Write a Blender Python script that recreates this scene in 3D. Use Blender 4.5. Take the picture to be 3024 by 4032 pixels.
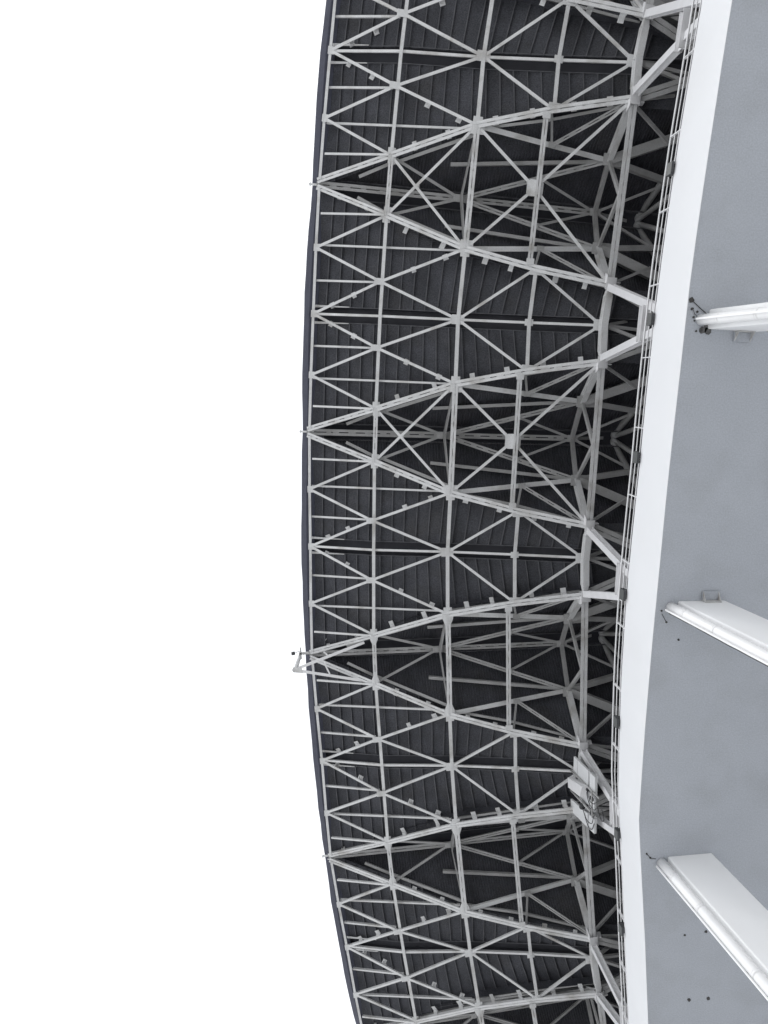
import bpy, math, random
from mathutils import Vector, Matrix
random.seed(7)
for o in list(bpy.data.objects):
    bpy.data.objects.remove(o)
scene = bpy.context.scene
COL = scene.collection
EYE = 1.6                                   # eye height: every fitted height is measured from the eye

# ------------------------------------------------------------------ camera
cd = bpy.data.cameras.new("camera")
cam = bpy.data.objects.new("camera", cd); COL.objects.link(cam)
RIGHT = Vector((-0.997011, 0.040228, -0.065967))
DOWN = Vector((-0.02823, -0.984403, -0.173646))
FWD = Vector((-0.071924, -0.171265, 0.982596))
m = Matrix((RIGHT, -DOWN, -FWD)).transposed().to_4x4()
m.translation = Vector((103.560943, 0, EYE))
cam.matrix_world = m
cd.sensor_fit = 'VERTICAL'; cd.sensor_height = 36.0
cd.lens = 36.0 * 2888.196 / 4032
cd.clip_start = 0.1; cd.clip_end = 5000
scene.camera = cam

# ------------------------------------------------------------------ overcast daylight
SUN_EL, SUN_AZ = math.radians(55), math.radians(35)
w = bpy.data.worlds.new("World"); scene.world = w; w.use_nodes = True
nt = w.node_tree; nt.nodes.clear()
out = nt.nodes.new("ShaderNodeOutputWorld"); bg = nt.nodes.new("ShaderNodeBackground")
sky = nt.nodes.new("ShaderNodeTexSky"); sky.sky_type = 'NISHITA'; sky.sun_disc = False
sky.sun_elevation = SUN_EL; sky.sun_rotation = math.radians(90) - SUN_AZ
sky.air_density = 1.0; sky.dust_density = 4.0; sky.ozone_density = 1.0
hs = nt.nodes.new("ShaderNodeHueSaturation"); hs.inputs['Saturation'].default_value = 0.10
mx = nt.nodes.new("ShaderNodeMix"); mx.data_type = 'RGBA'; mx.inputs[0].default_value = 0.75
mx.inputs[7].default_value = (9.6, 9.85, 10.3, 1)          # the even cloud layer
nt.links.new(sky.outputs[0], hs.inputs['Color'])
nt.links.new(hs.outputs[0], mx.inputs[6])
nt.links.new(mx.outputs[2], bg.inputs[0]); bg.inputs[1].default_value = 0.12
nt.links.new(bg.outputs[0], out.inputs[0])
sl = bpy.data.lights.new("sun", 'SUN'); sl.energy = 0.8; sl.angle = math.radians(30); sl.color = (1, .985, .96)
so = bpy.data.objects.new("sun", sl); COL.objects.link(so)
so.location = (140, 20, 60)
sd = Vector((math.cos(SUN_EL) * math.cos(SUN_AZ), math.cos(SUN_EL) * math.sin(SUN_AZ), math.sin(SUN_EL)))
so.rotation_euler = sd.to_track_quat('Z', 'Y').to_euler()
vs = scene.view_settings
vs.view_transform = 'Standard'; vs.look = 'None'; vs.gamma = 1; vs.exposure = 0.5; vs.use_curve_mapping = False
scene.cycles.max_bounces = 8; scene.cycles.diffuse_bounces = 5

# ------------------------------------------------------------------ materials
def mat(name, col, rough=.6, spec=.3, var=.12, scale=3.0, stain=None, stain_amt=.0, stain_scale=.6, bump=0.0, bscale=60, metal=0, fine=0.0, fscale=70):
    M = bpy.data.materials.new(name); M.use_nodes = True
    n = M.node_tree.nodes; l = M.node_tree.links; b = n['Principled BSDF']
    b.inputs['Roughness'].default_value = rough; b.inputs['Specular IOR Level'].default_value = spec
    b.inputs['Metallic'].default_value = metal
    geo = n.new('ShaderNodeNewGeometry')
    def noise(sc, det=5):
        t = n.new('ShaderNodeTexNoise'); t.inputs['Scale'].default_value = sc; t.inputs['Detail'].default_value = det
        l.new(geo.outputs['Position'], t.inputs['Vector']); return t
    t1 = noise(scale); r1 = n.new('ShaderNodeMapRange')
    r1.inputs[1].default_value = .25; r1.inputs[2].default_value = .75
    r1.inputs[3].default_value = 1 - var; r1.inputs[4].default_value = 1 + var
    l.new(t1.outputs[0], r1.inputs[0])
    v = n.new('ShaderNodeVectorMath'); v.operation = 'SCALE'; v.inputs[0].default_value = col
    l.new(r1.outputs[0], v.inputs['Scale'])
    last = v.outputs[0]
    if stain:
        t2 = noise(stain_scale, 9); r2 = n.new('ShaderNodeMapRange'); r2.inputs[1].default_value = .52; r2.inputs[2].default_value = .72
        r2.inputs[3].default_value = 0; r2.inputs[4].default_value = stain_amt
        l.new(t2.outputs[0], r2.inputs[0])
        mm = n.new('ShaderNodeMix'); mm.data_type = 'RGBA'; l.new(r2.outputs[0], mm.inputs[0])
        l.new(last, mm.inputs[6]); mm.inputs[7].default_value = (*stain, 1); last = mm.outputs[2]
    if fine:
        t4 = noise(fscale, 2); r4 = n.new('ShaderNodeMapRange'); r4.inputs[1].default_value = .3; r4.inputs[2].default_value = .7
        r4.inputs[3].default_value = 1 - fine; r4.inputs[4].default_value = 1 + fine
        l.new(t4.outputs[0], r4.inputs[0])
        v4 = n.new('ShaderNodeVectorMath'); v4.operation = 'SCALE'; l.new(last, v4.inputs[0]); l.new(r4.outputs[0], v4.inputs['Scale']); last = v4.outputs[0]
    l.new(last, b.inputs['Base Color'])
    if bump:
        t3 = noise(bscale, 4); bp = n.new('ShaderNodeBump'); bp.inputs['Strength'].default_value = bump; bp.inputs['Distance'].default_value = .01
        l.new(t3.outputs[0], bp.inputs['Height']); l.new(bp.outputs[0], b.inputs['Normal'])
    return M
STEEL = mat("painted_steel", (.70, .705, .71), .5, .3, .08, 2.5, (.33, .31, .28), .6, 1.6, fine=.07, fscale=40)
STEEL_IN = mat("shade_toned_steel", (.44, .44, .44), .65, .25, .12, 2.0, (.20, .195, .18), .5, 1.2, fine=.1, fscale=40)  # steel colour darkened to hold the shade deep under the roof
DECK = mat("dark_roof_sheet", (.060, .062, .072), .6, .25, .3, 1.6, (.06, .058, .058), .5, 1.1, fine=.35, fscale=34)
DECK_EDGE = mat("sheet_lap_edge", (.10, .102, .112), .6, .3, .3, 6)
EAVE = mat("blue_grey_eave", (.075, .079, .108), .5, .4, .12, 3)
GAP = mat("shade_toned_recess_sheet", (.045, .046, .054), .7, .2, .2, 2)  # deck colour with the shade of the recesses put into it
WHITE = mat("white_wall_paint", (.71, .72, .735), .6, .3, .02, .8, (.66, .665, .67), .5, .5, .05, 30)
COLW = mat("white_column_paint", (.86, .865, .87), .6, .3, .02, .8, (.80, .80, .80), .5, .5, .05, 30)
SOFFIT = mat("grey_soffit_render", (.415, .437, .475), .8, .2, .03, 1.5, (.36, .375, .40), .5, 1.3, .2, 40, fine=.09, fscale=40)
PIPE = mat("white_pipe_plastic", (.84, .84, .84), .35, .5, .02, 3)
RAILM = mat("white_rail_paint", (.78, .78, .79), .4, .5, .05, 4)
DARK = mat("dark_grey_metal", (.045, .047, .05), .45, .5, .2, 8)
STAIN = mat("grimy_patch", (.10, .10, .10), .9, .1, .5, 14, (.25, .25, .26), .8, 9)
HOLE = mat("dark_hole", (.07, .068, .066), .9, .1, .2, 10)
RUST = mat("grimy_bracket", (.52, .52, .515), .7, .3, .2, 8, (.15, .12, .10), .7, 5)
GREYP = mat("grey_antenna_plastic", (.72, .73, .74), .5, .4, .04, 4)
CABLE = mat("black_cable", (.035, .035, .04), .5, .4, .1, 5)
LENS = mat("lamp_glass", (.08, .085, .085), .3, .3, .1, 5)
GROUND = mat("pale_concrete_paving", (.55, .55, .545), .85, .2, .1, .5, (.36, .355, .34), .5, .2)
DAMPM = mat("bounce_damping_dark", (.07, .07, .075), .9, .1, .2, 1.5)  # for the added floor that soaks up bounce light
WALLM = mat("light_block_dark", (.09, .09, .095), .8, .2, .1, .7)  # kept dark for the added light-blocking wall

# ------------------------------------------------------------------ helpers
ids = {}
def link(name, verts, faces, mats, parent=None, fm=None, smooth=False, origin=None):
    """one mesh object; verts in world space, the origin set at their middle"""
    c = Vector(origin) if origin else sum((Vector(v) for v in verts), Vector()) / len(verts)
    me = bpy.data.meshes.new(name)
    me.from_pydata([tuple(Vector(v) - c) for v in verts], [], faces)
    for mt in (mats if isinstance(mats, (list, tuple)) else [mats]): me.materials.append(mt)
    if fm:
        for p, k in zip(me.polygons, fm): p.material_index = k
    if smooth:
        for p in me.polygons: p.use_smooth = True
    me.update()
    o = bpy.data.objects.new(name, me); COL.objects.link(o)
    if parent:
        o.parent = parent; o.location = c - gpos(parent)
    else: o.location = c
    return o
def gpos(o):
    p = Vector(o.location)
    while o.parent: o = o.parent; p += Vector(o.location)
    return p
def thing(name, label, cat, loc, group=None):
    o = bpy.data.objects.new(name, None); COL.objects.link(o); o.location = loc; o.empty_display_size = .3
    o["label"] = label; o["category"] = cat; o["kind"] = "thing"
    if group: o["group"] = group
    return o
class MB:
    def __init__(s): s.v = []; s.f = []; s.m = []
    def add(s, v, f, k=0):
        n = len(s.v); s.v += [Vector(x) for x in v]; s.f += [tuple(i + n for i in q) for q in f]; s.m += [k] * len(f); return s
    def hexa(s, a, b, k=0):      # a: 4 corners, b: 4 corners opposite
        return s.add(list(a) + list(b), [(3, 2, 1, 0), (4, 5, 6, 7), (0, 1, 5, 4), (1, 2, 6, 5), (2, 3, 7, 6), (3, 0, 4, 7)], k)
    def bar(s, p, q, w, h, up=(0, 0, 1), k=0, off=(0, 0), w2=None, h2=None):
        p = Vector(p); q = Vector(q); d = (q - p).normalized(); u = Vector(up)
        sx = d.cross(u)
        if sx.length < 1e-4: sx = d.cross(Vector((1, 0, 0)))
        sx.normalize(); u = sx.cross(d).normalized()
        w2 = w2 or w; h2 = h2 or h
        def ring(c, w, h):
            c = c + sx * off[0] + u * off[1]
            return [c - sx * w / 2 - u * h / 2, c + sx * w / 2 - u * h / 2, c + sx * w / 2 + u * h / 2, c - sx * w / 2 + u * h / 2]
        return s.hexa(ring(p, w, h), ring(q, w2, h2), k)
    def tee(s, p, q, w, h, t=.02, k=0):      # bottom flange and a web standing on it
        s.bar(p, q, w, t, k=k); s.bar(p, q, t * 1.2, h - t, off=(0, h / 2), k=k); return s
    def ibeam(s, p, q, w, h, t=.025, up=(0, 0, 1), k=0):
        s.bar(p, q, w, t, up=up, off=(0, -h / 2 + t / 2), k=k); s.bar(p, q, w, t, up=up, off=(0, h / 2 - t / 2), k=k)
        s.bar(p, q, t, h - 2 * t, up=up, k=k); return s
    def tube(s, pts, r, n=10, k=0, cap=True, r2=None):
        pts = [Vector(p) for p in pts]; rings = []
        ref = Vector((.31, .22, .93))
        for i, p in enumerate(pts):
            d = (pts[min(i + 1, len(pts) - 1)] - pts[max(i - 1, 0)]).normalized()
            a = d.cross(ref).normalized(); b = d.cross(a)
            rr = r if r2 is None else r + (r2 - r) * i / (len(pts) - 1)
            rings.append([p + (a * math.cos(6.2832 * j / n) + b * math.sin(6.2832 * j / n)) * rr for j in range(n)])
        v = [x for q in rings for x in q]; f = []
        for i in range(len(pts) - 1):
            for j in range(n): f.append((i * n + j, i * n + (j + 1) % n, (i + 1) * n + (j + 1) % n, (i + 1) * n + j))
        if cap: f += [tuple(range(n))[::-1], tuple((len(pts) - 1) * n + j for j in range(n))]
        return s.add(v, f, k)
    def prism(s, poly, nrm, t, k=0):         # polygon extruded both ways along nrm
        nrm = Vector(nrm).normalized() * t / 2; n = len(poly)
        v = [Vector(p) - nrm for p in poly] + [Vector(p) + nrm for p in poly]
        f = [tuple(range(n))[::-1], tuple(range(n, 2 * n))] + [(i, (i + 1) % n, n + (i + 1) % n, n + i) for i in range(n)]
        return s.add(v, f, k)
    def ob(s, name, mats, parent=None, smooth=False): return link(name, s.v, s.f, mats, parent, s.m, smooth)

def interp(x, xs, ys):
    if x <= xs[0]: return ys[0]
    for i in range(1, len(xs)):
        if x <= xs[i]: return ys[i - 1] + (ys[i] - ys[i - 1]) * (x - xs[i - 1]) / (xs[i] - xs[i - 1])
    return ys[-1]
def interp_d(x, xs, ys):                    # for xs going down (radii)
    if x >= xs[0]: return ys[0]
    for i in range(1, len(xs)):
        if x >= xs[i]: return ys[i - 1] + (ys[i] - ys[i - 1]) * (x - xs[i - 1]) / (xs[i] - xs[i - 1])
    return ys[-1] + (ys[-1] - ys[-2]) * (x - xs[-1]) / (xs[-1] - xs[-2])

# ------------------------------------------------------------------ the ring the stadium is set out on
BAY = 0.06416322; TH0 = 0.78280432
NJ = [-.5, 0, .5, 1, 1.5, 2, 2.5, 3, 3.5, 4]
DR = [.037, -.035, -.011, -.044, .008, .038, .028, .044, -.008, -.059]     # the real ring is not a perfect circle
DJ = [.002, -.013, .006, -.002, -.006, .009, .01, .039, -.001, .045]
def cyl(r, th, z): return Vector((r * math.cos(th), r * math.sin(th), z + EYE))
def at(r, j, z):                            # j counts roof bays along the ring, whole numbers are truss tips
    return cyl(r + interp(j, NJ, DR), -(j + interp(j, NJ, DJ) - TH0) * BAY, z)
def th_of(j): return -(j - TH0) * BAY
def radial(j):
    t = th_of(j); return Vector((math.cos(t), math.sin(t), 0))
def tang(j):
    t = th_of(j); return Vector((math.sin(t), -math.cos(t), 0))     # towards growing j
UP = Vector((0, 0, 1))

# ------------------------------------------------------------------ ground and the unseen walls added to shape the light
link("ground", [(-900, -900, 0), (1100, -900, 0), (1100, 900, 0), (-900, 900, 0)], [(0, 1, 2, 3)], GROUND)["kind"] = "structure"
mb = MB()  # added blocker: keeps sky light from the open interior out
ths = [-.75 + i * .025 for i in range(61)]
for a, b in zip(ths[:-1], ths[1:]):
    mb.hexa([cyl(89.4, a, 12.03), cyl(89.4, b, 12.03), cyl(89.0, b, 12.03), cyl(89.0, a, 12.03)],
            [cyl(89.4, a, 26), cyl(89.4, b, 26), cyl(89.0, b, 26), cyl(89.0, a, 26)])
o = mb.ob("light_block_wall", WALLM); o["label"] = "unseen dark wall added behind the trusses to block light"; o["category"] = "wall"; o["kind"] = "thing"

mb = MB()  # added reflector: throws more light up onto the soffit
for a, b in zip(ths[:-1], ths[1:]):
    mb.hexa([cyl(92.4, a, -EYE + .004), cyl(92.4, b, -EYE + .004), cyl(92.1, b, -EYE + .004), cyl(92.1, a, -EYE + .004)],
            [cyl(92.4, a, 11.796), cyl(92.4, b, 11.796), cyl(92.1, b, 11.796), cyl(92.1, a, 11.796)])
o = mb.ob("light_bounce_wall", COLW); o["label"] = "unseen white curved wall added under the ledge to bounce light"; o["category"] = "wall"; o["kind"] = "thing"

# ------------------------------------------------------------------ ledge: white parapet band over a grey soffit
FJ = [-9, -.16, .12, .49, .73, 1.25, 1.58, 1.99, 2.2, 2.38, 2.66, 4, 9]
FR = [97.96, 97.964, 97.964, 97.985, 97.972, 98.007, 98.062, 98.136, 98.054, 97.99, 97.942, 97.9, 97.9]
TJ = [-9, -.16, .1, .46, .73, 1.0, 1.36, 1.62, 1.99, 2.13, 2.32, 2.52, 2.83, 4, 9]
TR = [97.92, 97.93, 97.965, 97.993, 97.992, 97.995, 98.055, 98.072, 98.06, 98.015, 97.953, 97.921, 97.882, 97.87, 97.87]
def fr(j): return interp(j, FJ, FR)         # lower edge of the band
def ft(j): return interp(j, TJ, TR)         # upper edge
ZT = 12.97
js = sorted([-9 + .1 * i for i in range(181)] + [1.99])
ledge = thing("concrete_ledge", "curved concrete ledge with white outer band and grey soffit under the roof", "ledge", at(94, 1.3, 11.8))
def sweep(prof, name, mt, parent, closed=True):
    v = []; f = []; n = len(prof)
    for j in js:
        t = th_of(j); R = fr(j)
        v += [cyl(R + (ft(j) - R) * max(0, min(1, (z - 11.8) / (ZT - 11.8))) + dr, t, z) for dr, z in prof]
    for i in range(len(js) - 1):
        for k in range(n): f.append((i * n + k, i * n + (k + 1) % n, (i + 1) * n + (k + 1) % n, (i + 1) * n + k))
    return link(name, v, f, mt, parent)
sweep([(-.012, 11.8), (-.012, 12.02), (-8.4, 12.02), (-8.4, 11.8)], "soffit_slab", SOFFIT, ledge)
sweep([(0, 11.792), (0, ZT - .015), (-.015, ZT), (-.17, ZT), (-.2, ZT - .02), (-.2, 12.023), (-.009, 12.023), (-.009, 11.792)], "parapet_band", WHITE, ledge)
sweep([(-.203, 12.022), (-.203, 12.03), (-8.3, 12.03), (-8.3, 12.022)], "bounce_damping_floor", DAMPM, ledge)  # dark layer added over the slab to cut light bouncing upward
def hole(r, j, size, mt=None):
    c = cyl(r, th_of(j), 11.796); n = 9
    pts = [c + Vector((math.cos(6.283 * k / n + .3), math.sin(6.283 * k / n + .3), 0)) * size * random.uniform(.75, 1.2) for k in range(n)]
    MB().prism(pts, UP, .014).ob("bolt_hole" if mt is None else "stain_patch", mt or HOLE, ledge)
for r, j, s in [(97.92, .540, .05), (97.89, .561, .025), (97.80, .568, .02), (97.85, .582, .02), (97.83, .59, .014), (97.78, .616, .018),
                (97.91, 1.363, .018), (97.81, 1.396, .018), (97.57, 1.448, .02), (97.97, 2.10, .02), (97.9, 2.114, .018),
                (97.22, 2.383, .024), (96.81, 2.379, .027), (97.13, 2.612, .035), (96.75, 2.615, .042)]: hole(r, j, s)
for r, j, s in [(97.665, .612, .06), (97.62, .603, .045), (97.58, .612, .06)]: hole(r, j, s, STAIN)
mb = MB(); mb.tube([cyl(97.91, th_of(.541), 11.79), cyl(97.75, th_of(.56), 11.785), cyl(97.64, th_of(.572), 11.79)], .007, 6); mb.ob("loose_wire", HOLE, ledge)
mb = MB(); mb.tube([cyl(97.88, th_of(.562), 11.79), cyl(97.84, th_of(.574), 11.787), cyl(97.79, th_of(.58), 11.79)], .004, 6); mb.ob("loose_wire", HOLE, ledge)
mb = MB(); mb.tube([cyl(97.9, th_of(1.372), 11.79), cyl(97.81, th_of(1.396), 11.79)], .005, 6); mb.ob("loose_wire", HOLE, ledge)
mb = MB(); mb.tube([cyl(97.97, th_of(2.10), 11.79), cyl(97.89, th_of(2.116), 11.785), cyl(97.8, th_of(2.118), 11.79)], .006, 6); mb.ob("loose_wire", HOLE, ledge)

# ------------------------------------------------------------------ leaning columns with rain pipes
def column(j, label, conduit, bracket, L, rf, off):
    H0 = 11.795; hw = .155
    root = thing("leaning_column", label, "column", cyl(96, th_of(j), -EYE), "white leaning columns under the ledge")
    R = radial(j); T = tang(j)
    def P(dr, dt, z): return R * (rf + dr - L * (H0 - z)) + T * dt + UP * (z + EYE)
    sec = [(-.82, -hw), (-.82, hw), (-.02, hw), (0, hw - .02), (0, -hw + .02), (-.02, -hw)]
    zb = -EYE + .004
    v = [P(a, b, zb) for a, b in sec] + [P(a, b, H0) for a, b in sec]; n = len(sec)
    f = [tuple(range(n))[::-1], tuple(range(n, 2 * n))] + [(i, (i + 1) % n, n + (i + 1) % n, n + i) for i in range(n)]
    link("column_shaft", v, f, COLW, root)
    pr = .088
    mb = MB(); mb.tube([P(.125, off, z) for z in [zb + 13.39 * k / 24 for k in range(25)]], pr, 20); mb.ob("rain_pipe", PIPE, root, True)
    for z in (11.35, 10.55, 9.15, 7.75, 6.3, 4.9, 3.5, 2.1, .7):
        mb = MB(); mb.tube([P(.125, off, z - .03), P(.125, off, z + .03)], pr + .003, 20); mb.ob("pipe_collar", PIPE, root, True)
        mb = MB(); mb.tube([P(.125 + pr * .75, off + conduit * .055, z + .1), P(.125 + pr * .8, off + conduit * .06, z + .125)], .018, 6); mb.ob("pipe_clip", DARK, root)
    mb = MB(); mb.bar(P(.24, off + conduit * .035, zb), P(.24, off + conduit * .035, H0 - .05), .03, .022, up=R); mb.ob("cable_conduit", PIPE, root)
    pts = [P(.20 + random.uniform(-.004, .006), off + conduit * (.085 + random.uniform(-.004, .004)), zb + 13.3 * k / 60) for k in range(61)]
    mb = MB(); mb.tube(pts, .008, 5); mb.ob("thin_cable", CABLE, root)
    if bracket:
        s, r0, r1, dz = bracket
        B = thing  # bracket pieces sit against the column side, up under the soffit
        def Q(r, dt, z): return R * r + T * s * (hw + .004 + dt) + UP * (z + EYE)
        mb = MB(); mb.hexa([Q(r0, 0, dz), Q(r1, 0, dz), Q(r1, .015, dz), Q(r0, .015, dz)], [Q(r0, 0, 11.79), Q(r1, 0, 11.79), Q(r1, .015, 11.79), Q(r0, .015, 11.79)])
        pl = mb.ob('side_bracket', RUST, root); mb = MB()
        mb.hexa([Q(r0, .018, 11.77), Q(r1, .018, 11.77), Q(r1, .17, 11.77), Q(r0, .17, 11.77)], [Q(r0, .018, 11.788), Q(r1, .018, 11.788), Q(r1, .17, 11.788), Q(r0, .17, 11.788)])
        mb.ob("bracket_plate", SOFFIT, pl)
        for r in (r0 + .015, r1 - .015):
            MB().prism([Q(r, .017, dz), Q(r, .02, 11.768), Q(r, .16, 11.768)], R, .012).ob("bracket_rib", RUST, pl)
column(.584, "upper white leaning column with two brown stain patches at its pipe head", -.2, (1, 96.86, 97.15, 11.66), .2, 97.60, .02)
column(1.361, "middle white leaning column with a small ribbed bracket on its upper side", 1, (-1, 96.92, 97.22, 11.66), .13, 97.63, -.055)
column(2.14, "lowest and widest looking white leaning column near the bottom right corner", 1, None, .106, 97.57, -.055)

# ------------------------------------------------------------------ railing on the ledge
rail = thing("guard_railing", "thin white three bar railing along the top edge of the white band", "railing", at(97.85, 1.3, 12.8))
for dz, rr in ((13.5, .017), (13.335, .011), (13.175, .011)):
    mb = MB(); mb.tube([cyl(ft(j) - .075, th_of(j), dz) for j in js[60:147]], rr, 8); mb.ob("rail_bar", RAILM, rail, True)
for k in range(-3, 17):
    t = .0588 - .01298 * k; j = TH0 - t / BAY
    R = ft(j) - .075
    mb = MB(); mb.bar(cyl(R, t, ZT + .003), cyl(R, t, 13.49), .045, .014, up=(math.sin(t), -math.cos(t), 0)); mb.ob("rail_post", RAILM, rail)

# ------------------------------------------------------------------ floodlights clamped to the band
FL = [(.0390, "first"), (.0135, "second"), (-.0115, "third"), (-.0379, "fourth"), (-.0641, "fifth"), (-.0887, "sixth"), (-.1108, "seventh")]
for k, (t, nm) in enumerate(FL):
    j = TH0 - t / BAY; R = ft(j)
    lab = ["small dark floodlight on the railing, topmost of the row", "small dark floodlight on the railing level with the upper column",
           "small dark floodlight midway between the upper and middle columns", "small dark floodlight on the railing level with the middle column",
           "small dark floodlight on the railing just above the antenna panels", "small dark floodlight on the railing just below the antenna panels",
           "small dark floodlight on the railing, lowest of the row"][k]
    fl = thing("floodlight", lab, "floodlight", cyl(R, t, 12.9), "small floodlights along the white band")
    RR = Vector((math.cos(t), math.sin(t), 0)); TT = Vector((math.sin(t), -math.cos(t), 0))
    c = cyl(R, t, ZT)
    def B(a, b, z): return c + RR * a + TT * b + UP * z
    mb = MB(); mb.hexa([B(.022, -.10, -.04), B(.06, -.10, -.04), B(.06, .10, -.04), B(.022, .10, -.04)], [B(.004, -.11, .11), B(.075, -.11, .12), B(.075, .11, .12), B(.004, .11, .11)])
    for q in range(5):
        y = -.08 + .04 * q; mb.hexa([B(-.05, y - .005, .02), B(.006, y - .005, .02), B(.006, y + .005, .02), B(-.05, y + .005, .02)], [B(-.05, y - .005, .13), B(.002, y - .005, .11), B(.002, y + .005, .11), B(-.05, y + .005, .13)])
    mb.ob("lamp_housing", DARK, fl)
    mb = MB(); mb.hexa([B(.062, -.10, -.035), B(.068, -.10, -.035), B(.068, .10, -.035), B(.062, .10, -.035)], [B(.077, -.105, .11), B(.083, -.105, .11), B(.083, .105, .11), B(.077, .105, .11)]); mb.ob("lamp_glass", LENS, fl)
    mb = MB(); mb.bar(B(-.06, 0, .004), B(-.06, 0, .15), .04, .014, up=RR); mb.ob("lamp_bracket", DARK, fl)

# ------------------------------------------------------------------ roof: heights along the radius
RC = [104.238, 102.419, 100.359, 98.562, 96.815]
ZC = [21.08, 20.42, 20.0, 19.507, 18.98]
def zc(r): return interp_d(r, RC, ZC)
RL = [104.415, 102.436, 100.359, 98.578, 96.798, 95.4, 92]
PL = [0, .114, .233, .298, .348, .41, .44]
ZL = [21.43, 20.634, 19.849, 19.29, 18.753, 18.75, 18.7]
def pl(r): return interp_d(r, RL, PL)
def zl(r): return interp_d(r, RL, ZL)
def zr(r): return interp_d(r, [104.4, 100.424, 96.657, 92], [21.52, 21.238, 21.082, 20.95])     # ridge

def plate(mbx, c, j, a, b, t=.014, cut=.006):
    R = radial(j) * a / 2; T = tang(j) * b / 2; k = 1 - cut / min(a, b) * 2
    pts = [c + R * x + T * y for x, y in ((1, k), (k, 1), (-k, 1), (-1, k), (-1, -k), (-k, -1), (k, -1), (1, -k))]
    return mbx.prism(pts, UP, t)
def gusset(parent, c, j, a, b, dz=-.022, mt=None):
    mb = MB(); plate(mb, c + UP * dz, j, a, b)
    for x in (-.33, .33):                     # bolt heads
        for y in (-.33, .33):
            p = c + UP * (dz - .016) + radial(j) * a * x + tang(j) * b * y
            mb.bar(p, p + UP * .012, .016, .016)
    return mb.ob("gusset_plate", mt or STEEL, parent)
def cleat(parent, p, q, f, lat=0, j=0):
    """bent purlin cleat standing on a member, up towards the sheets"""
    d = (q - p).normalized(); c = p.lerp(q, f); s = d.cross(UP).normalized() * (1 if lat >= 0 else -1); c = c + s * abs(lat) * .5; hw = random.uniform(.058, .075); h = random.uniform(.20, .24)
    mb = MB()
    mb.hexa([c - d * hw - s * .006, c + d * hw - s * .006, c + d * hw + s * .006, c - d * hw + s * .006],
            [c - d * hw - s * .006 + UP * h, c + d * (hw - .015) - s * .006 + UP * h, c + d * (hw - .015) + s * .006 + UP * h, c - d * hw + s * .006 + UP * h])
    t = UP * (h + .002)
    mb.hexa([c - d * hw - s * .075 + t, c + d * hw - s * .075 + t, c + d * hw + s * (.075 + abs(lat)) + t, c - d * hw + s * (.075 + abs(lat)) + t],
            [c - d * hw - s * .075 + t * 1.05, c + d * hw - s * .075 + t * 1.05, c + d * hw + s * (.075 + abs(lat)) + t * 1.05, c - d * hw + s * (.075 + abs(lat)) + t * 1.05])
    return mb.ob("purlin_cleat", STEEL, parent)

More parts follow.
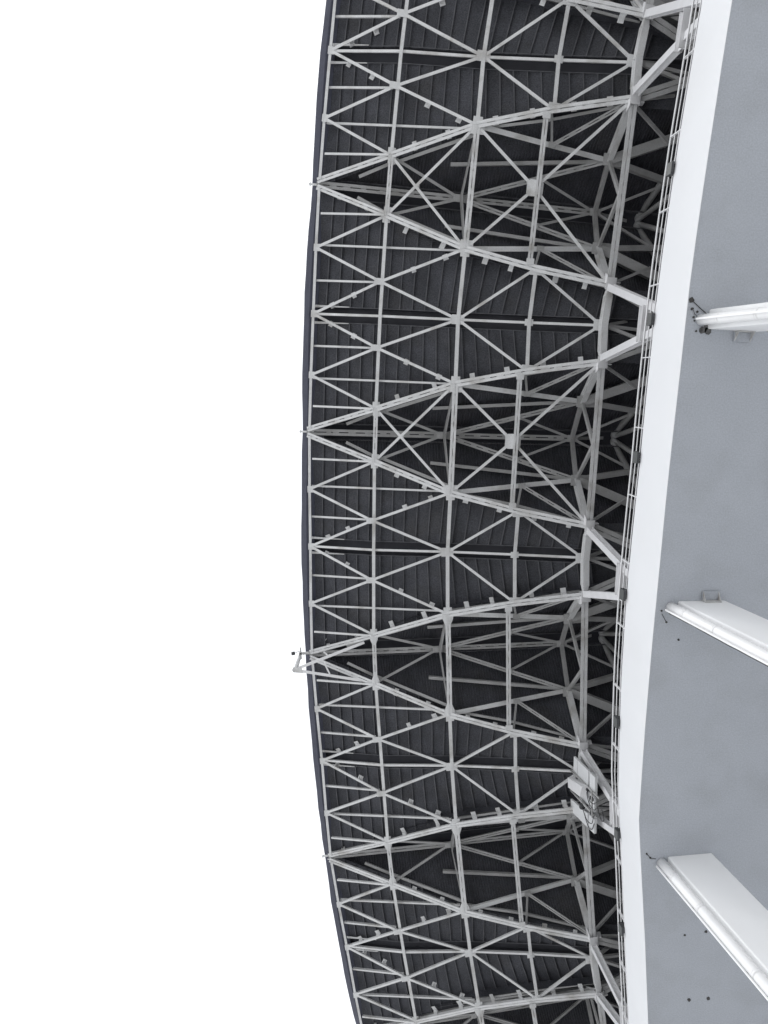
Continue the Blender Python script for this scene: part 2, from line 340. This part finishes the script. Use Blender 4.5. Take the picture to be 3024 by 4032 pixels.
# ---- the flat infill between two truss tips
INF_LABEL = {
 -.5: "flat roof infill at the top of the picture, beside the topmost truss",
 .5: "flat roof infill level with the upper leaning column",
 1.5: "flat roof infill above the truss with the pole bracket at its tip",
 2.5: "flat roof infill behind the white antenna panels",
 3.5: "flat roof infill nearest the bottom edge of the picture"}
def infill(jm, full=True):
    root = thing("flat_infill_truss", INF_LABEL[jm], "roof frame", at(100.3, jm, 20), "flat roof infill frames between the trusses")
    N = {}
    for k in range(5): N['m%d' % k] = at(RC[k], jm, ZC[k])
    for s in (-1, 1):
        jt = jm - .5 if s < 0 else jm + .5      # the truss tip on that side
        ph = {'A': (102.436, .114, 20.634), 'B': (100.359, .233, 19.849), 'C': (98.578, .298, 19.29), 'D': (96.798, .348, 18.753),
              'E': (104.266, .246, 21.12), 'n': (102.47, .369, 20.437), 'T': (104.3, .015, 21.3)}
        for q, (r, p, z) in ph.items(): N[q + str(s)] = at(r, jt - s * p, z)
    g = lambda a, s=None: N[a if s is None else a + str(s)]
    # ring bars
    dn = UP * -.035
    for s in (-1, 1):
        mb = MB(); mb.tee(g('m0'), g('E', s), .075, .10); mb.tee(g('E', s), g('T', s), .075, .10); mb.ob("edge_bar", STEEL, root)
        mb = MB(); mb.tee(g('m1') + dn, g('A', s) + dn, .09, .12); mb.ob("ring_bar", STEEL, root)
        mb = MB(); mb.tee(g('m2') + dn, g('B', s) + dn, .10, .14); mb.ob("ring_bar", STEEL, root)
        mb = MB(); mb.tee(g('m3') + dn, g('C', s) + dn, .095, .13); mb.ob("ring_bar", STEEL, root)
        m4g = g('m4') - UP * .15; mid = m4g.lerp(g('D', s), .72)
        mb = MB(); mb.ibeam(m4g + dn, mid + dn, .17, .22); mb.bar(mid + dn, g('D', s) + dn, .16, .2, w2=.08, h2=.1); mb.ob("ring_girder", STEEL, root)
        # diagonals
        dg = [('E', 'A', .07), ('E', 'n', .07), ('n', 'm0', .07), ('n', 'B', .072), ('n', 'm2', .072), ('m2', 'C', .07), ('C', 'm4', .07)]
        for a, b, wd in dg:
            p = g(a) if a[0] == 'm' else g(a, s); q = g(b) if b[0] == 'm' else g(b, s)
            mb = MB(); mb.tee(p, q, wd, .09, .014); mb.ob("diagonal_brace", STEEL, root)
        for a, b, fs, sd in [('n', 'm0', (.38, .72), s), ('n', 'B', (.42, .78), -s)]:
            p = g(a, s); q = g(b) if b[0] == 'm' else g(b, s)
            for f in fs:
                cleat(root, p, q, f + random.uniform(-.03, .03))
        # purlins: they run at one bay angle under the sheets
        for j0, ra, rb in [(jm + s * (.5 - .114), 104.2, 102.5), (jm + s * (.5 - .233), 104.2, 100.45), (jm + s * (.5 - .369), 104.2, 102.55)]:
            mb = MB(); p = at(ra, j0, zc(ra) + .13); q = at(rb, j0, zc(rb) + .13); mb.tee(p, q, .055, .09, .012)
            mb.ob("purlin", STEEL, root)
        gusset(root, g('E', s) - radial(jm) * .02, jm, .16, .19); gusset(root, g('n', s) + radial(jm) * .03, jm, .27, .17)
        gusset(root, g('A', s) + tang(jm) * (-s * .09), jm, .2, .2)
        gusset(root, g('B', s) + tang(jm) * (-s * .12), jm, .24, .16)
        gusset(root, g('C', s) + tang(jm) * (-s * .10), jm, .3, .12)
    for a, b in [('m0', 'm1'), ('m1', 'm2'), ('m2', 'm3'), ('m3', 'm4')]:
        mb = MB(); mb.tee(g(a) + UP * .03, g(b) + UP * .03, .066, .1, .014); mb.ob("centre_purlin", STEEL, root)
    gusset(root, g('m0') - radial(jm) * .02, jm, .16, .19); gusset(root, g('m2'), jm, .34, .25); gusset(root, g('m3'), jm, .22, .17); gusset(root, g('m4') + radial(jm) * .1, jm, .2, .28)
    # fan of bars running inwards from the ring girder
    for dj, z in ((-.06, 19.6), (.015, 19.0), (.09, 18.6)):
        mb = MB(); mb.bar(g('m4') - radial(jm) * .1, at(95.2, jm + dj, z), .08, .08); mb.ob("inner_bar", STEEL_IN, root)
    # roof sheets, lapped like shingles, one object each
    rs = [104.22 - .335 * k for k in range(24)]
    def tilt(r): return .15 * max(0, min(1, (101.6 - r) / 2.2))
    for s in (-1, 1):
        ug = .030
        def limbpt(r0):
            r = r0
            for _ in range(5):
                u = .5 - pl(r) + .012; r = r0 - tilt(r0) * (u * BAY * r0)
            return max(r, 95.2), u
        def dz_(r, u): return .27 + .13 * u / max(.15, .5 - pl(r)) + tilt(r) * .3 * u
        for k in range(len(rs)):
            a = rs[k]; b = rs[k + 1] if k + 1 < len(rs) else None
            last = b is None
            if last: b = 93.2
            ra, ua = limbpt(a); rb, ub = limbpt(b) if not last else (93.2, .16)
            jit = random.uniform(-.006, .006)
            P = lambda r, u, dz: at(r, jm + s * u, zc(r) + dz_(r, u) + dz + jit)
            lo = [P(a + .07, ug, .062), P(ra + .07, ua, .062), P(rb, ub, 0), P(b, ug, 0)]
            hi = [p + UP * .02 for p in lo]
            mb = MB(); mb.hexa(lo, hi)
            e = (P(a, ug, 0) - P(b, ug, 0)).normalized()
            p0 = lo[3] - UP * .003; p1 = lo[2] - UP * .003
            hh = .022 + random.uniform(-.006, .006); ww = .028
            mb.hexa([p0 - UP * hh, p1 - UP * hh, p1 + e * ww - UP * hh, p0 + e * ww - UP * hh], [p0, p1, p1 + e * ww, p0 + e * ww], 1)
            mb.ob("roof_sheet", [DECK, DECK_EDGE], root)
    # recessed valley gutter over the centre purlin
    rr = [104.22, 102.42, 100.36, 98.56, 96.8, 93.4]
    mb = MB()
    for a, b in zip(rr[:-1], rr[1:]):
        for (u0, d0, u1, d1) in ((-.030, .30, -.027, .47), (-.027, .47, .027, .47), (.027, .47, .030, .30)):
            q = [at(a, jm + u0, zc(a) + d0), at(a, jm + u1, zc(a) + d1), at(b, jm + u1, zc(b) + d1), at(b, jm + u0, zc(b) + d0)]
            mb.add(q, [(0, 1, 2, 3)])
    mb.ob("valley_gutter", GAP, root)
    for s in (-1, 1):
        u = s * .033
        mb = MB()
        for a, b in ((104.2, 103.25),): mb.bar(at(a, jm + u, zc(a) + .2), at(b, jm + u, zc(b) + .22), .07, .012, w2=.02)
        mb.ob("lit_gutter_flashing", STEEL, root)  # short pale bars put in for light reflected off the flashing
        mb = MB()
        for a, b in zip(rr[:-1], rr[1:]): mb.bar(at(a, jm + u * .95, zc(a) + .245), at(b, jm + u * .95, zc(b) + .245), .02, .012)
        mb.ob("gutter_lip", DECK_EDGE, root)
    # eave strip with a rolled edge, from tip to tip
    mb = MB(); n = 12
    off = [random.uniform(-.012, .012) for _ in range(n + 1)]
    for i in range(n):
        ja = jm - .496 + .992 * i / n; jb = jm - .496 + .992 * (i + 1) / n
        za = interp(abs(ja - jm), [0, .25, .5], [21.22, 21.3, 21.52]); zb = interp(abs(jb - jm), [0, .25, .5], [21.22, 21.3, 21.52])
        ro = 104.50
        pr = lambda j, z, o: [at(104.12, j, z + .10), at(104.36, j, z - .03), at(ro + o, j, z + .01), at(ro + .015 + o, j, z + .08), at(ro - .02 + o, j, z + .24), at(104.12, j, z + .36)]
        A = pr(ja, za, off[i]); B = pr(jb, zb, off[i + 1])
        mb.add(A + B, [(k, k + 1, k + 7, k + 6) for k in range(5)] + [(5, 0, 6, 11)])
    mb.ob("eave_strip", EAVE, root)
    # V-shaped legs under the ring girder standing on the ledge
    return root

# ---- the folded truss with its tip at the roof edge
TR_LABEL = {
 -1: "pale grey folded roof truss mostly cut off by the top edge",
 0: "pale grey V-shaped roof truss with its tip nearest the top of the picture",
 1: "pale grey V-shaped roof truss midway along the roof with a plain tip",
 2: "pale grey V-shaped roof truss carrying the pole bracket at its tip",
 3: "pale grey V-shaped roof truss just below the white antenna panels",
 4: "pale grey V-shaped roof truss cut off by the bottom edge"}
def truss(j):
    root = thing("folded_truss", TR_LABEL[j], "roof truss", at(100.4, j, 20), "V-shaped folded roof trusses")
    nd = {'A': (102.436, .114, 20.634), 'B': (100.359, .233, 19.849), 'C': (98.578, .298, 19.29), 'D': (96.798, .348, 18.753), 'G': (96.762, .178, 20.108),
          'T': (104.36, .012, 21.40), 'L': (94.9, .485, 18.6), 'V': (98.75, .276, 19.33)}
    P = {}
    for k, (r, p, z) in nd.items():
        for s in (-1, 1): P[k, s] = at(r, j + s * p, z)
    K1 = at(100.424, j, 21.238); K2 = at(96.657, j, 21.082); M = at(95.274, j, 21.676); F = at(98.816, j, 19.42); X = at(101.7, j, 20.55); T0 = at(104.38, j, 21.513)
    def tb(p, q, w, h, name="brace", mt=None, t=.014):
        mb = MB(); mb.tee(p, q, w, h, t); return mb.ob(name, mt or STEEL, root)
    def dbl(p, q, w, h, gap, name, mt=None):            # two angles back to back with packers: a slotted bar
        mb = MB(); o_ = (w + gap) / 2
        mb.bar(p, q, w, .016, off=(-o_, 0)); mb.bar(p, q, w, .016, off=(o_, 0))
        mb.bar(p, q, .012, h, off=(-gap / 2 - .007, h / 2 + .009)); mb.bar(p, q, .012, h, off=(gap / 2 + .007, h / 2 + .009))
        L = (q - p).length; n = max(1, int(L / .42)); d = (q - p) / L
        for i in range(n + 1):
            f = (i + .5 * random.random()) / (n + 1); c = p + d * (L * f + .05)
            mb.bar(c - d * random.uniform(.06, .14), c + d * .08, gap + .001, .014, off=(0, .016))
        return mb.ob(name, mt or STEEL, root)
    lw = UP * -.04
    for s in (-1, 1):
        g = lambda k: P[k, s]
        for a, b, wd in (('T', 'A', .062), ('A', 'B', .068), ('B', 'C', .074), ('C', 'D', .078)):
            dbl(g(a) + lw, g(b) + lw, wd, .12, .02, "limb_chord")
            nn = 2
            for i in range(nn):
                cleat(root, g(a), g(b), (.3 if i == 0 else .74) + random.uniform(-.04, .04), .08 * (1 if (g(b) - g(a)).cross(UP).dot(tang(j)) * s > 0 else -1), j)
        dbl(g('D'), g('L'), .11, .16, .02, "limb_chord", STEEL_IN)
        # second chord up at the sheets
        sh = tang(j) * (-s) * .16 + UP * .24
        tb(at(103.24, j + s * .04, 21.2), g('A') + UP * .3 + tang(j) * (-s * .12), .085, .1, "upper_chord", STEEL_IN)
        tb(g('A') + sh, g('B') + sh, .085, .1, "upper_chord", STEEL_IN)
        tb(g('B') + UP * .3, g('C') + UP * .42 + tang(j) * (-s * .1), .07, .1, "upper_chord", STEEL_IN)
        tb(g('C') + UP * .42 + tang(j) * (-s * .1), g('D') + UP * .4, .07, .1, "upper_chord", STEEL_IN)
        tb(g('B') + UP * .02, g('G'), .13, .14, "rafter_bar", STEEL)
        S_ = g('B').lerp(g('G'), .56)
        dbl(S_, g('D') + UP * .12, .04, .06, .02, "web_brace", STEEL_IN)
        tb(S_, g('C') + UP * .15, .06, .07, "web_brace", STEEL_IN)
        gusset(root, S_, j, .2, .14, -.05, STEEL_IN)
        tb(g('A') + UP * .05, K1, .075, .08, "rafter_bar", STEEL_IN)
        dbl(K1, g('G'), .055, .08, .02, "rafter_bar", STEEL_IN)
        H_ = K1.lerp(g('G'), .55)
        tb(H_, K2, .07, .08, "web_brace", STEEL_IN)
        gusset(root, H_, j, .18, .14, -.05, STEEL_IN)
        mb = MB(); mb.bar(at(100.8, j + s * .122, 20.95), g('G') + UP * .1, .09, .09); mb.ob("free_purlin", STEEL_IN, root)
        # ring frames standing in the V: deep webs at the second and fourth ring
        mb = MB(); q = K1 - UP * .05
        mb.prism([g('B') + UP * .02, g('B') + UP * .16, q + UP * .05, q - UP * .32], radial(j), .03); mb.ob("deep_web", STEEL_IN, root)
        mb = MB(); mb.ibeam(g('D') + UP * .08, g('G'), .15, .2); mb.ob("girder_leg", STEEL, root)
        mb = MB(); mb.bar(g('G'), K2, .10, .12); mb.ob("girder_leg", STEEL_IN, root)
        d0 = P['D', -1].lerp(P['D', 1], .5)
        mb = MB(); mb.bar(g('G') + UP * -.02, d0 + UP * .1, .07, .1); mb.ob("girder_hanger", STEEL_IN, root)
        gusset(root, g('G') - radial(j) * .1, j, .55, .3, -.09, STEEL_IN)
        # inward going members, behind the fourth ring
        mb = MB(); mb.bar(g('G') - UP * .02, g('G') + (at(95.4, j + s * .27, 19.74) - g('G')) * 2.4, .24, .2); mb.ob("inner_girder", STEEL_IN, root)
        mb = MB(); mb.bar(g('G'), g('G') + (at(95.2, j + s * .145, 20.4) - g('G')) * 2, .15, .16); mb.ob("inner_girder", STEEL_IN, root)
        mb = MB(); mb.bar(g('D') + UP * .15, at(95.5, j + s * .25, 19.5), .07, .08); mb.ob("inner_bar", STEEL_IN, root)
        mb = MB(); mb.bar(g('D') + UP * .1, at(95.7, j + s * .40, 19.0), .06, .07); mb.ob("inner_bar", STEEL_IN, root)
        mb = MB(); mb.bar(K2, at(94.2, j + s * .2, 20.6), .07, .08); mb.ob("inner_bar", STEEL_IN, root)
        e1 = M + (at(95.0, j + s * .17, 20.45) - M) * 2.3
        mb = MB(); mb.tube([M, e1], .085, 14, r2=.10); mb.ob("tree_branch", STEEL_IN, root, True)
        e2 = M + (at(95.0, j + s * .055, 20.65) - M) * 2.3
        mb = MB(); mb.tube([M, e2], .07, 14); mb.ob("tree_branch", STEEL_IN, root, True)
        # flat bars of the lower plane
        if j < 2:
            tb(P['A', s], P['B', -s], .07, .08, "lower_brace")
            tb(P['B', s], F, .075, .08, "lower_brace"); tb(F, P['D', s], .075, .08, "lower_brace")
            gusset(root, g('A') + tang(j) * (-s * .09) + radial(j) * -.02, j, .20, .24)
            gusset(root, g('B') + tang(j) * (-s * .10) + radial(j) * -.03, j, .34, .24)
        else:                                  # flared ends where the cross bars meet the limbs
            for k, b0, b1, ln in (('A', .09, .26, .30), ('B', .14, .34, .34)):
                q = g(k) + UP * -.03; R = radial(j); Tn = tang(j) * -s
                MB().prism([q + R * b1 * .5, q + Tn * ln * .45 + R * b1 * .42, q + Tn * ln + R * b0 * .5, q + Tn * ln - R * b0 * .5, q + Tn * ln * .45 - R * b1 * .42, q - R * b1 * .5], UP, .014).ob("gusset_plate", STEEL, root)
        mb = MB(); plate(mb, g('V') + UP * -.08 + tang(j) * (-s * .02), j, .2, .14); mb.ob("gusset_plate", STEEL, root)
        # bright end plates and legs that stand on the ledge
        mb = MB(); D = g('D'); R = radial(j); Tn = tang(j)
        mb.prism([D + R * .09 + UP * -.10 + Tn * s * -.06, D + R * -.26 + UP * -.06 + Tn * s * -.06, D + R * -.30 + UP * .16 + Tn * s * -.06, D + R * .05 + UP * .22 + Tn * s * -.06], Tn, .02)
        mb.prism([D + R * .14 + UP * -.13 + Tn * s * .14, D + R * -.1 + UP * -.13 + Tn * s * .14, D + R * -.12 + UP * -.13 + Tn * s * -.16, D + R * .12 + UP * -.13 + Tn * s * -.16], UP, .018)
        mb.prism([D + R * -.13 + UP * -.115 + Tn * s * .15, D + R * -.13 + UP * .2 + Tn * s * .1, D + R * -.13 + UP * .2 + Tn * s * -.16, D + R * -.13 + UP * -.115 + Tn * s * -.16], R, .018)
        mb.prism([D + R * .11 + Tn * s * -.02 + UP * -.13, D + R * .11 + Tn * s * -.20 + UP * -.13, D + R * .11 + Tn * s * -.27 + UP * .02, D + R * .11 + Tn * s * -.27 + UP * .2, D + R * .11 + Tn * s * -.02 + UP * .2], R, .016)
        mb.ob("end_plate", RAILM, root)
        jc = .53 + .945 * (j + s * .5 - .5)
        foot = at(96.75, jc - s * .01, 14.85)
        top = at(96.83, j + s * .362, 18.55)
        mb = MB(); mb.ibeam(top, foot, .17, .17, .02, up=R); mb.ob("leg_strut", RAILM, root)
    # slotted cross bars of the V, one per ring
    for k, wd, h in (('A', .05, .1), ('B', .065, .12), ('D', .085, .16)):
        o_ = UP * -.05
        dbl(P[k, -1] + o_, P[k, 1] + o_, wd, h, .018, "cross_bar")
    dbl(P['V', -1] + lw, P['V', 1] + lw, .055, .1, .018, "cross_bar")
    if j < 2:
        mb = MB(); plate(mb, F + UP * -.02, j, .42, .40, cut=.07); mb.ob("centre_plate", STEEL, root)
        mb = MB(); plate(mb, X + UP * -.02, j, .12, .12, cut=.02); mb.ob("centre_plate", STEEL, root)
    # ridge
    dbl(T0 + UP * -.08, K1, .075, .1, .03, "ridge_beam", STEEL_IN); dbl(K1, K2, .06, .1, .03, "ridge_beam", STEEL_IN)
    tb(K2, M, .09, .1, "ridge_beam", STEEL_IN)
    gusset(root, K1, j, .4, .2, -.05, STEEL_IN); gusset(root, K2, j, .3, .2, -.05, STEEL_IN)
    mb = MB(); mb.tube([M + UP * -.12, M + UP * .14], .17, 16); mb.ob("branch_head", STEEL_IN, root, True)
    # corrugated sheets on both slopes, real waves
    for s in (-1, 1):
        v = []; f = []; n = 0
        r = 104.2; i = 0
        while r > 92:
            w_ = (.016, .016, -.016, -.016)[i % 4]
            zl_ = zl(r) + .46 + (.1 if r < 100 else 0); p1 = pl(r) + .004; u0 = .03
            zr_ = zr(r) + .36
            for t in (0, .5, 1):
                u = u0 + (p1 - u0) * t if p1 > u0 else u0 * (1 + .01 * t)
                v.append(at(r, j + s * u, zr_ + (zl_ - zr_) * t * (p1 > u0) + w_))
            if n: f += [((n - 1) * 3 + a, (n - 1) * 3 + a + 1, n * 3 + a + 1, n * 3 + a) for a in (0, 1)]
            n += 1; r -= (.028, .012)[i % 2]; i += 1
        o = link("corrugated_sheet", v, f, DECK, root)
        mb = MB()
        for a, b in zip([104.2, 101, 98, 95], [101, 98, 95, 92.2]):
            mb.bar(at(a, j + s * .036, zr(a) + .26), at(b, j + s * .036, zr(b) + .26), .03, .05)
        mb.ob("ridge_flashing", DECK_EDGE, root)
        # closing side panel between the low infill and the high slope
        rr = [104.2, 102.4, 100.36, 98.58, 96.8, 95.2, 93.2]
        mb = MB()
        for a, b in zip(rr[:-1], rr[1:]):
            mb.add([at(a, j + s * (pl(a) + .01), zl(a) + .3), at(b, j + s * (pl(b) + .01), zl(b) + .3), at(b, j + s * (pl(b) + .006), zl(b) + .62), at(a, j + s * (pl(a) + .006), zl(a) + .62)], [(0, 1, 2, 3)])
        mb.ob("side_sheet", DECK, root)
    mb = MB()
    for a, b in zip([104.2, 101, 98, 95], [101, 98, 95, 92.2]):
        mb.add([at(a, j - .06, zr(a) + .5), at(a, j + .06, zr(a) + .5), at(b, j + .06, zr(b) + .5), at(b, j - .06, zr(b) + .5)], [(0, 1, 2, 3)])
    mb.ob("ridge_cap", GAP, root)
    # small joint piece at the tip
    t = at(104.4, j, 21.5); R = radial(j)
    mb = MB(); mb.bar(t - R * .02, t + R * .2, .05, .05); mb.bar(t + R * .16 - tang(j) * .05, t + R * .16 + tang(j) * .05, .03, .06); mb.ob("tip_joint", STEEL, root)
    return root
trusses = {}
for jm in (-.5, .5, 1.5, 2.5, 3.5): trusses[jm] = infill(jm)
for j in (-1, 0, 1, 2, 3, 4): trusses[j] = truss(j)
# tie beam where two legs meet, one per infill
for jm in (-.5, .5, 1.5, 2.5, 3.5):
    mb = MB(); mb.ibeam(at(96.86, .53 + .945 * (jm - .5) - .062, 16.2), at(96.86, .53 + .945 * (jm - .5) + .062, 16.2), .17, .2, .02); mb.ob("leg_tie", RAILM, trusses[jm])

# ------------------------------------------------------------------ antenna set on the legs below infill 2.5
ant = thing("antenna_array", "white panel antennas with radio box and cables in front of the trusses", "antenna", cyl(97.1, -.110, 19.0 - EYE))
def S(t, z, dr=0): return cyl(97.1 + dr, t + .0185 * dr, z - 3.1 * dr - EYE)
def slab(q, th, name, mt=GREYP, back=0):
    c = [S(t, z, back) for t, z in q]; n = (c[1] - c[0]).cross(c[3] - c[0]).normalized()
    return MB().prism(c, n, th).ob(name, mt, ant)
def part(A, B, C, D, f0, f1):
    L = lambda a, b, f: (a[0] + (b[0] - a[0]) * f, a[1] + (b[1] - a[1]) * f)
    return [L(A, B, f0), L(A, B, f1), L(D, C, f1), L(D, C, f0)]
A, B, C, D = (-.1033, 20.19), (-.0997, 18.47), (-.1048, 18.49), (-.1077, 20.24)
for f in ((0, .18), (.2, .70), (.76, 1)): slab(part(A, B, C, D, *f), .06, "panel_section")
A, B, C, D = (-.1192, 20.6), (-.1124, 18.56), (-.1171, 18.62), (-.1232, 20.6)
for f in ((0, .73), (.78, 1)): slab(part(A, B, C, D, *f), .06, "panel_section")
A, B, C, D = (-.1085, 19.9), (-.1062, 18.56), (-.1105, 18.56), (-.1135, 20.1)
for f in ((0, .7), (.75, 1)): slab(part(A, B, C, D, *f), .05, "panel_section", GREYP, -.05)
q = [(-.1122, 20.62), (-.1075, 19.36), (-.1118, 19.58), (-.1152, 20.6)]
c = [S(t, z, .14) for t, z in q]; n = (c[1] - c[0]).cross(c[3] - c[0]).normalized()
MB().prism(c, n, .16).ob("radio_box", RAILM, ant)
for a, b in (((-.1099, 20.6), (-.1045, 18.3)), ((-.1166, 20.65), (-.112, 18.7))):
    mb = MB(); mb.tube([S(*a, .06), S(*b, .06)], .025, 12); mb.ob("mast_pole", STEEL_IN, ant, True)
mb = MB(); mb.tube([S(-.1055, 18.85, .1), S(-.1135, 18.85, .1)], .02, 12); mb.ob("cross_pole", STEEL_IN, ant, True)
for t, z in ((-.1073, 19.2), (-.1145, 19.55), (-.108, 18.85), (-.1125, 18.85)):
    mb = MB(); mb.bar(S(t, z - .07, .07), S(t, z + .07, .07), .075, .06); mb.ob("pole_clamp", DARK, ant)
mb = MB(); mb.tube([S(-.1155, 19.66, .045), S(-.1155, 19.66, .12)], .075, 14); mb.ob("cable_gland", DARK, ant, True)
def cab(pts): 
    P = [S(*p) for p in pts]; out = []
    for i in range(len(P) - 1):
        p0 = P[max(0, i - 1)]; p1 = P[i]; p2 = P[i + 1]; p3 = P[min(len(P) - 1, i + 2)]
        for k in range(6):
            t = k / 6; out.append(.5 * (2 * p1 + (p2 - p0) * t + (2 * p0 - 5 * p1 + 4 * p2 - p3) * t * t + (3 * p1 - p0 - 3 * p2 + p3) * t ** 3))
    out.append(P[-1]); mb = MB(); mb.tube(out, .010, 6); mb.ob("antenna_cable", CABLE, ant, True)
cab([(-.1085, 19.25, .12), (-.1105, 19.1, .15), (-.1105, 18.75, .13), (-.109, 18.55, .1)])
cab([(-.1075, 19.25, .12), (-.1095, 19.0, .15), (-.1085, 18.7, .13), (-.1075, 18.6, .1)])
cab([(-.1155, 19.64, .12), (-.117, 19.3, .12), (-.1155, 18.9, .12), (-.1125, 18.75, .1)])
cab([(-.1165, 19.5, .05), (-.1185, 19.2, .05), (-.1175, 18.9, .05), (-.1145, 18.7, .05)])
cab([(-.108, 18.4, .0), (-.11, 18.15, .0), (-.1085, 17.95, 0), (-.1065, 18.1, 0)])

# ------------------------------------------------------------------ pole bracket at the third tip
br = thing("pole_bracket", "white hooked A-shaped bracket with a short pole sticking out past the roof edge", "bracket", at(104.4, 2, 20.8))
Z = 20.78
tp = cyl(104.86, -.0808, Z); a1 = cyl(102.75, -.0738, Z + .02); a2 = cyl(102.75, -.0857, Z + .02)
def arm(p, q):
    mb = MB(); mb.bar(p, q, .085, .014, off=(0, 0)); mb.bar(p, q, .014, .09, off=(-.036, .052)); mb.ob("bracket_arm", RAILM, br)
arm(tp + Vector((-.12, .06, 0)), a1); arm(tp + Vector((-.2, -.03, 0)), a2)
MB().prism([tp + Vector((.03, .09, 0)), tp + Vector((.07, .0, 0)), tp + Vector((.03, -.07, 0)), tp + Vector((-.26, -.09, 0)), tp + Vector((-.24, -.02, 0)), tp + Vector((-.2, .09, 0))], UP, .03).ob("nose_plate", STEEL, br)
for p, q in (((103.96, -.0758), (103.86, -.0768)), ((103.96, -.0792), (103.82, -.0826))):
    mb = MB(); mb.bar(cyl(*p, Z - .02), cyl(*q, Z - .02), .045, .012); mb.ob("bracket_tie", RAILM, br)
mb = MB(); mb.tube([cyl(104.80, -.0802, Z), cyl(104.68, -.0775, 21.25)], .06, 14); mb.ob("short_pole", STEEL, br, True)
mb = MB(); mb.tube([cyl(104.83, -.0766, 21.0), cyl(104.93, -.0766, 20.98)], .055, 10); mb.ob("lamp_end", DARK, br, True)
mb = MB(); mb.tube([cyl(104.83, -.0766, 21.0), cyl(104.72, -.0766, 21.15), cyl(104.66, -.0772, 21.3)], .008, 6); mb.ob("thin_cable", CABLE, br, True)
mb = MB(); mb.tube([cyl(104.69, -.0765, 21.2), cyl(104.6, -.0738, 21.9)], .006, 6, r2=.003); mb.ob("whip_rod", STEEL, br, True)
mb = MB(); mb.bar(cyl(104.42, -.0772, 21.12), cyl(104.72, -.0772, 21.12), .06, .06); mb.bar(cyl(104.66, -.0755, 21.12), cyl(104.66, -.0789, 21.12), .04, .06); mb.ob("pole_clamp", STEEL_IN, br)
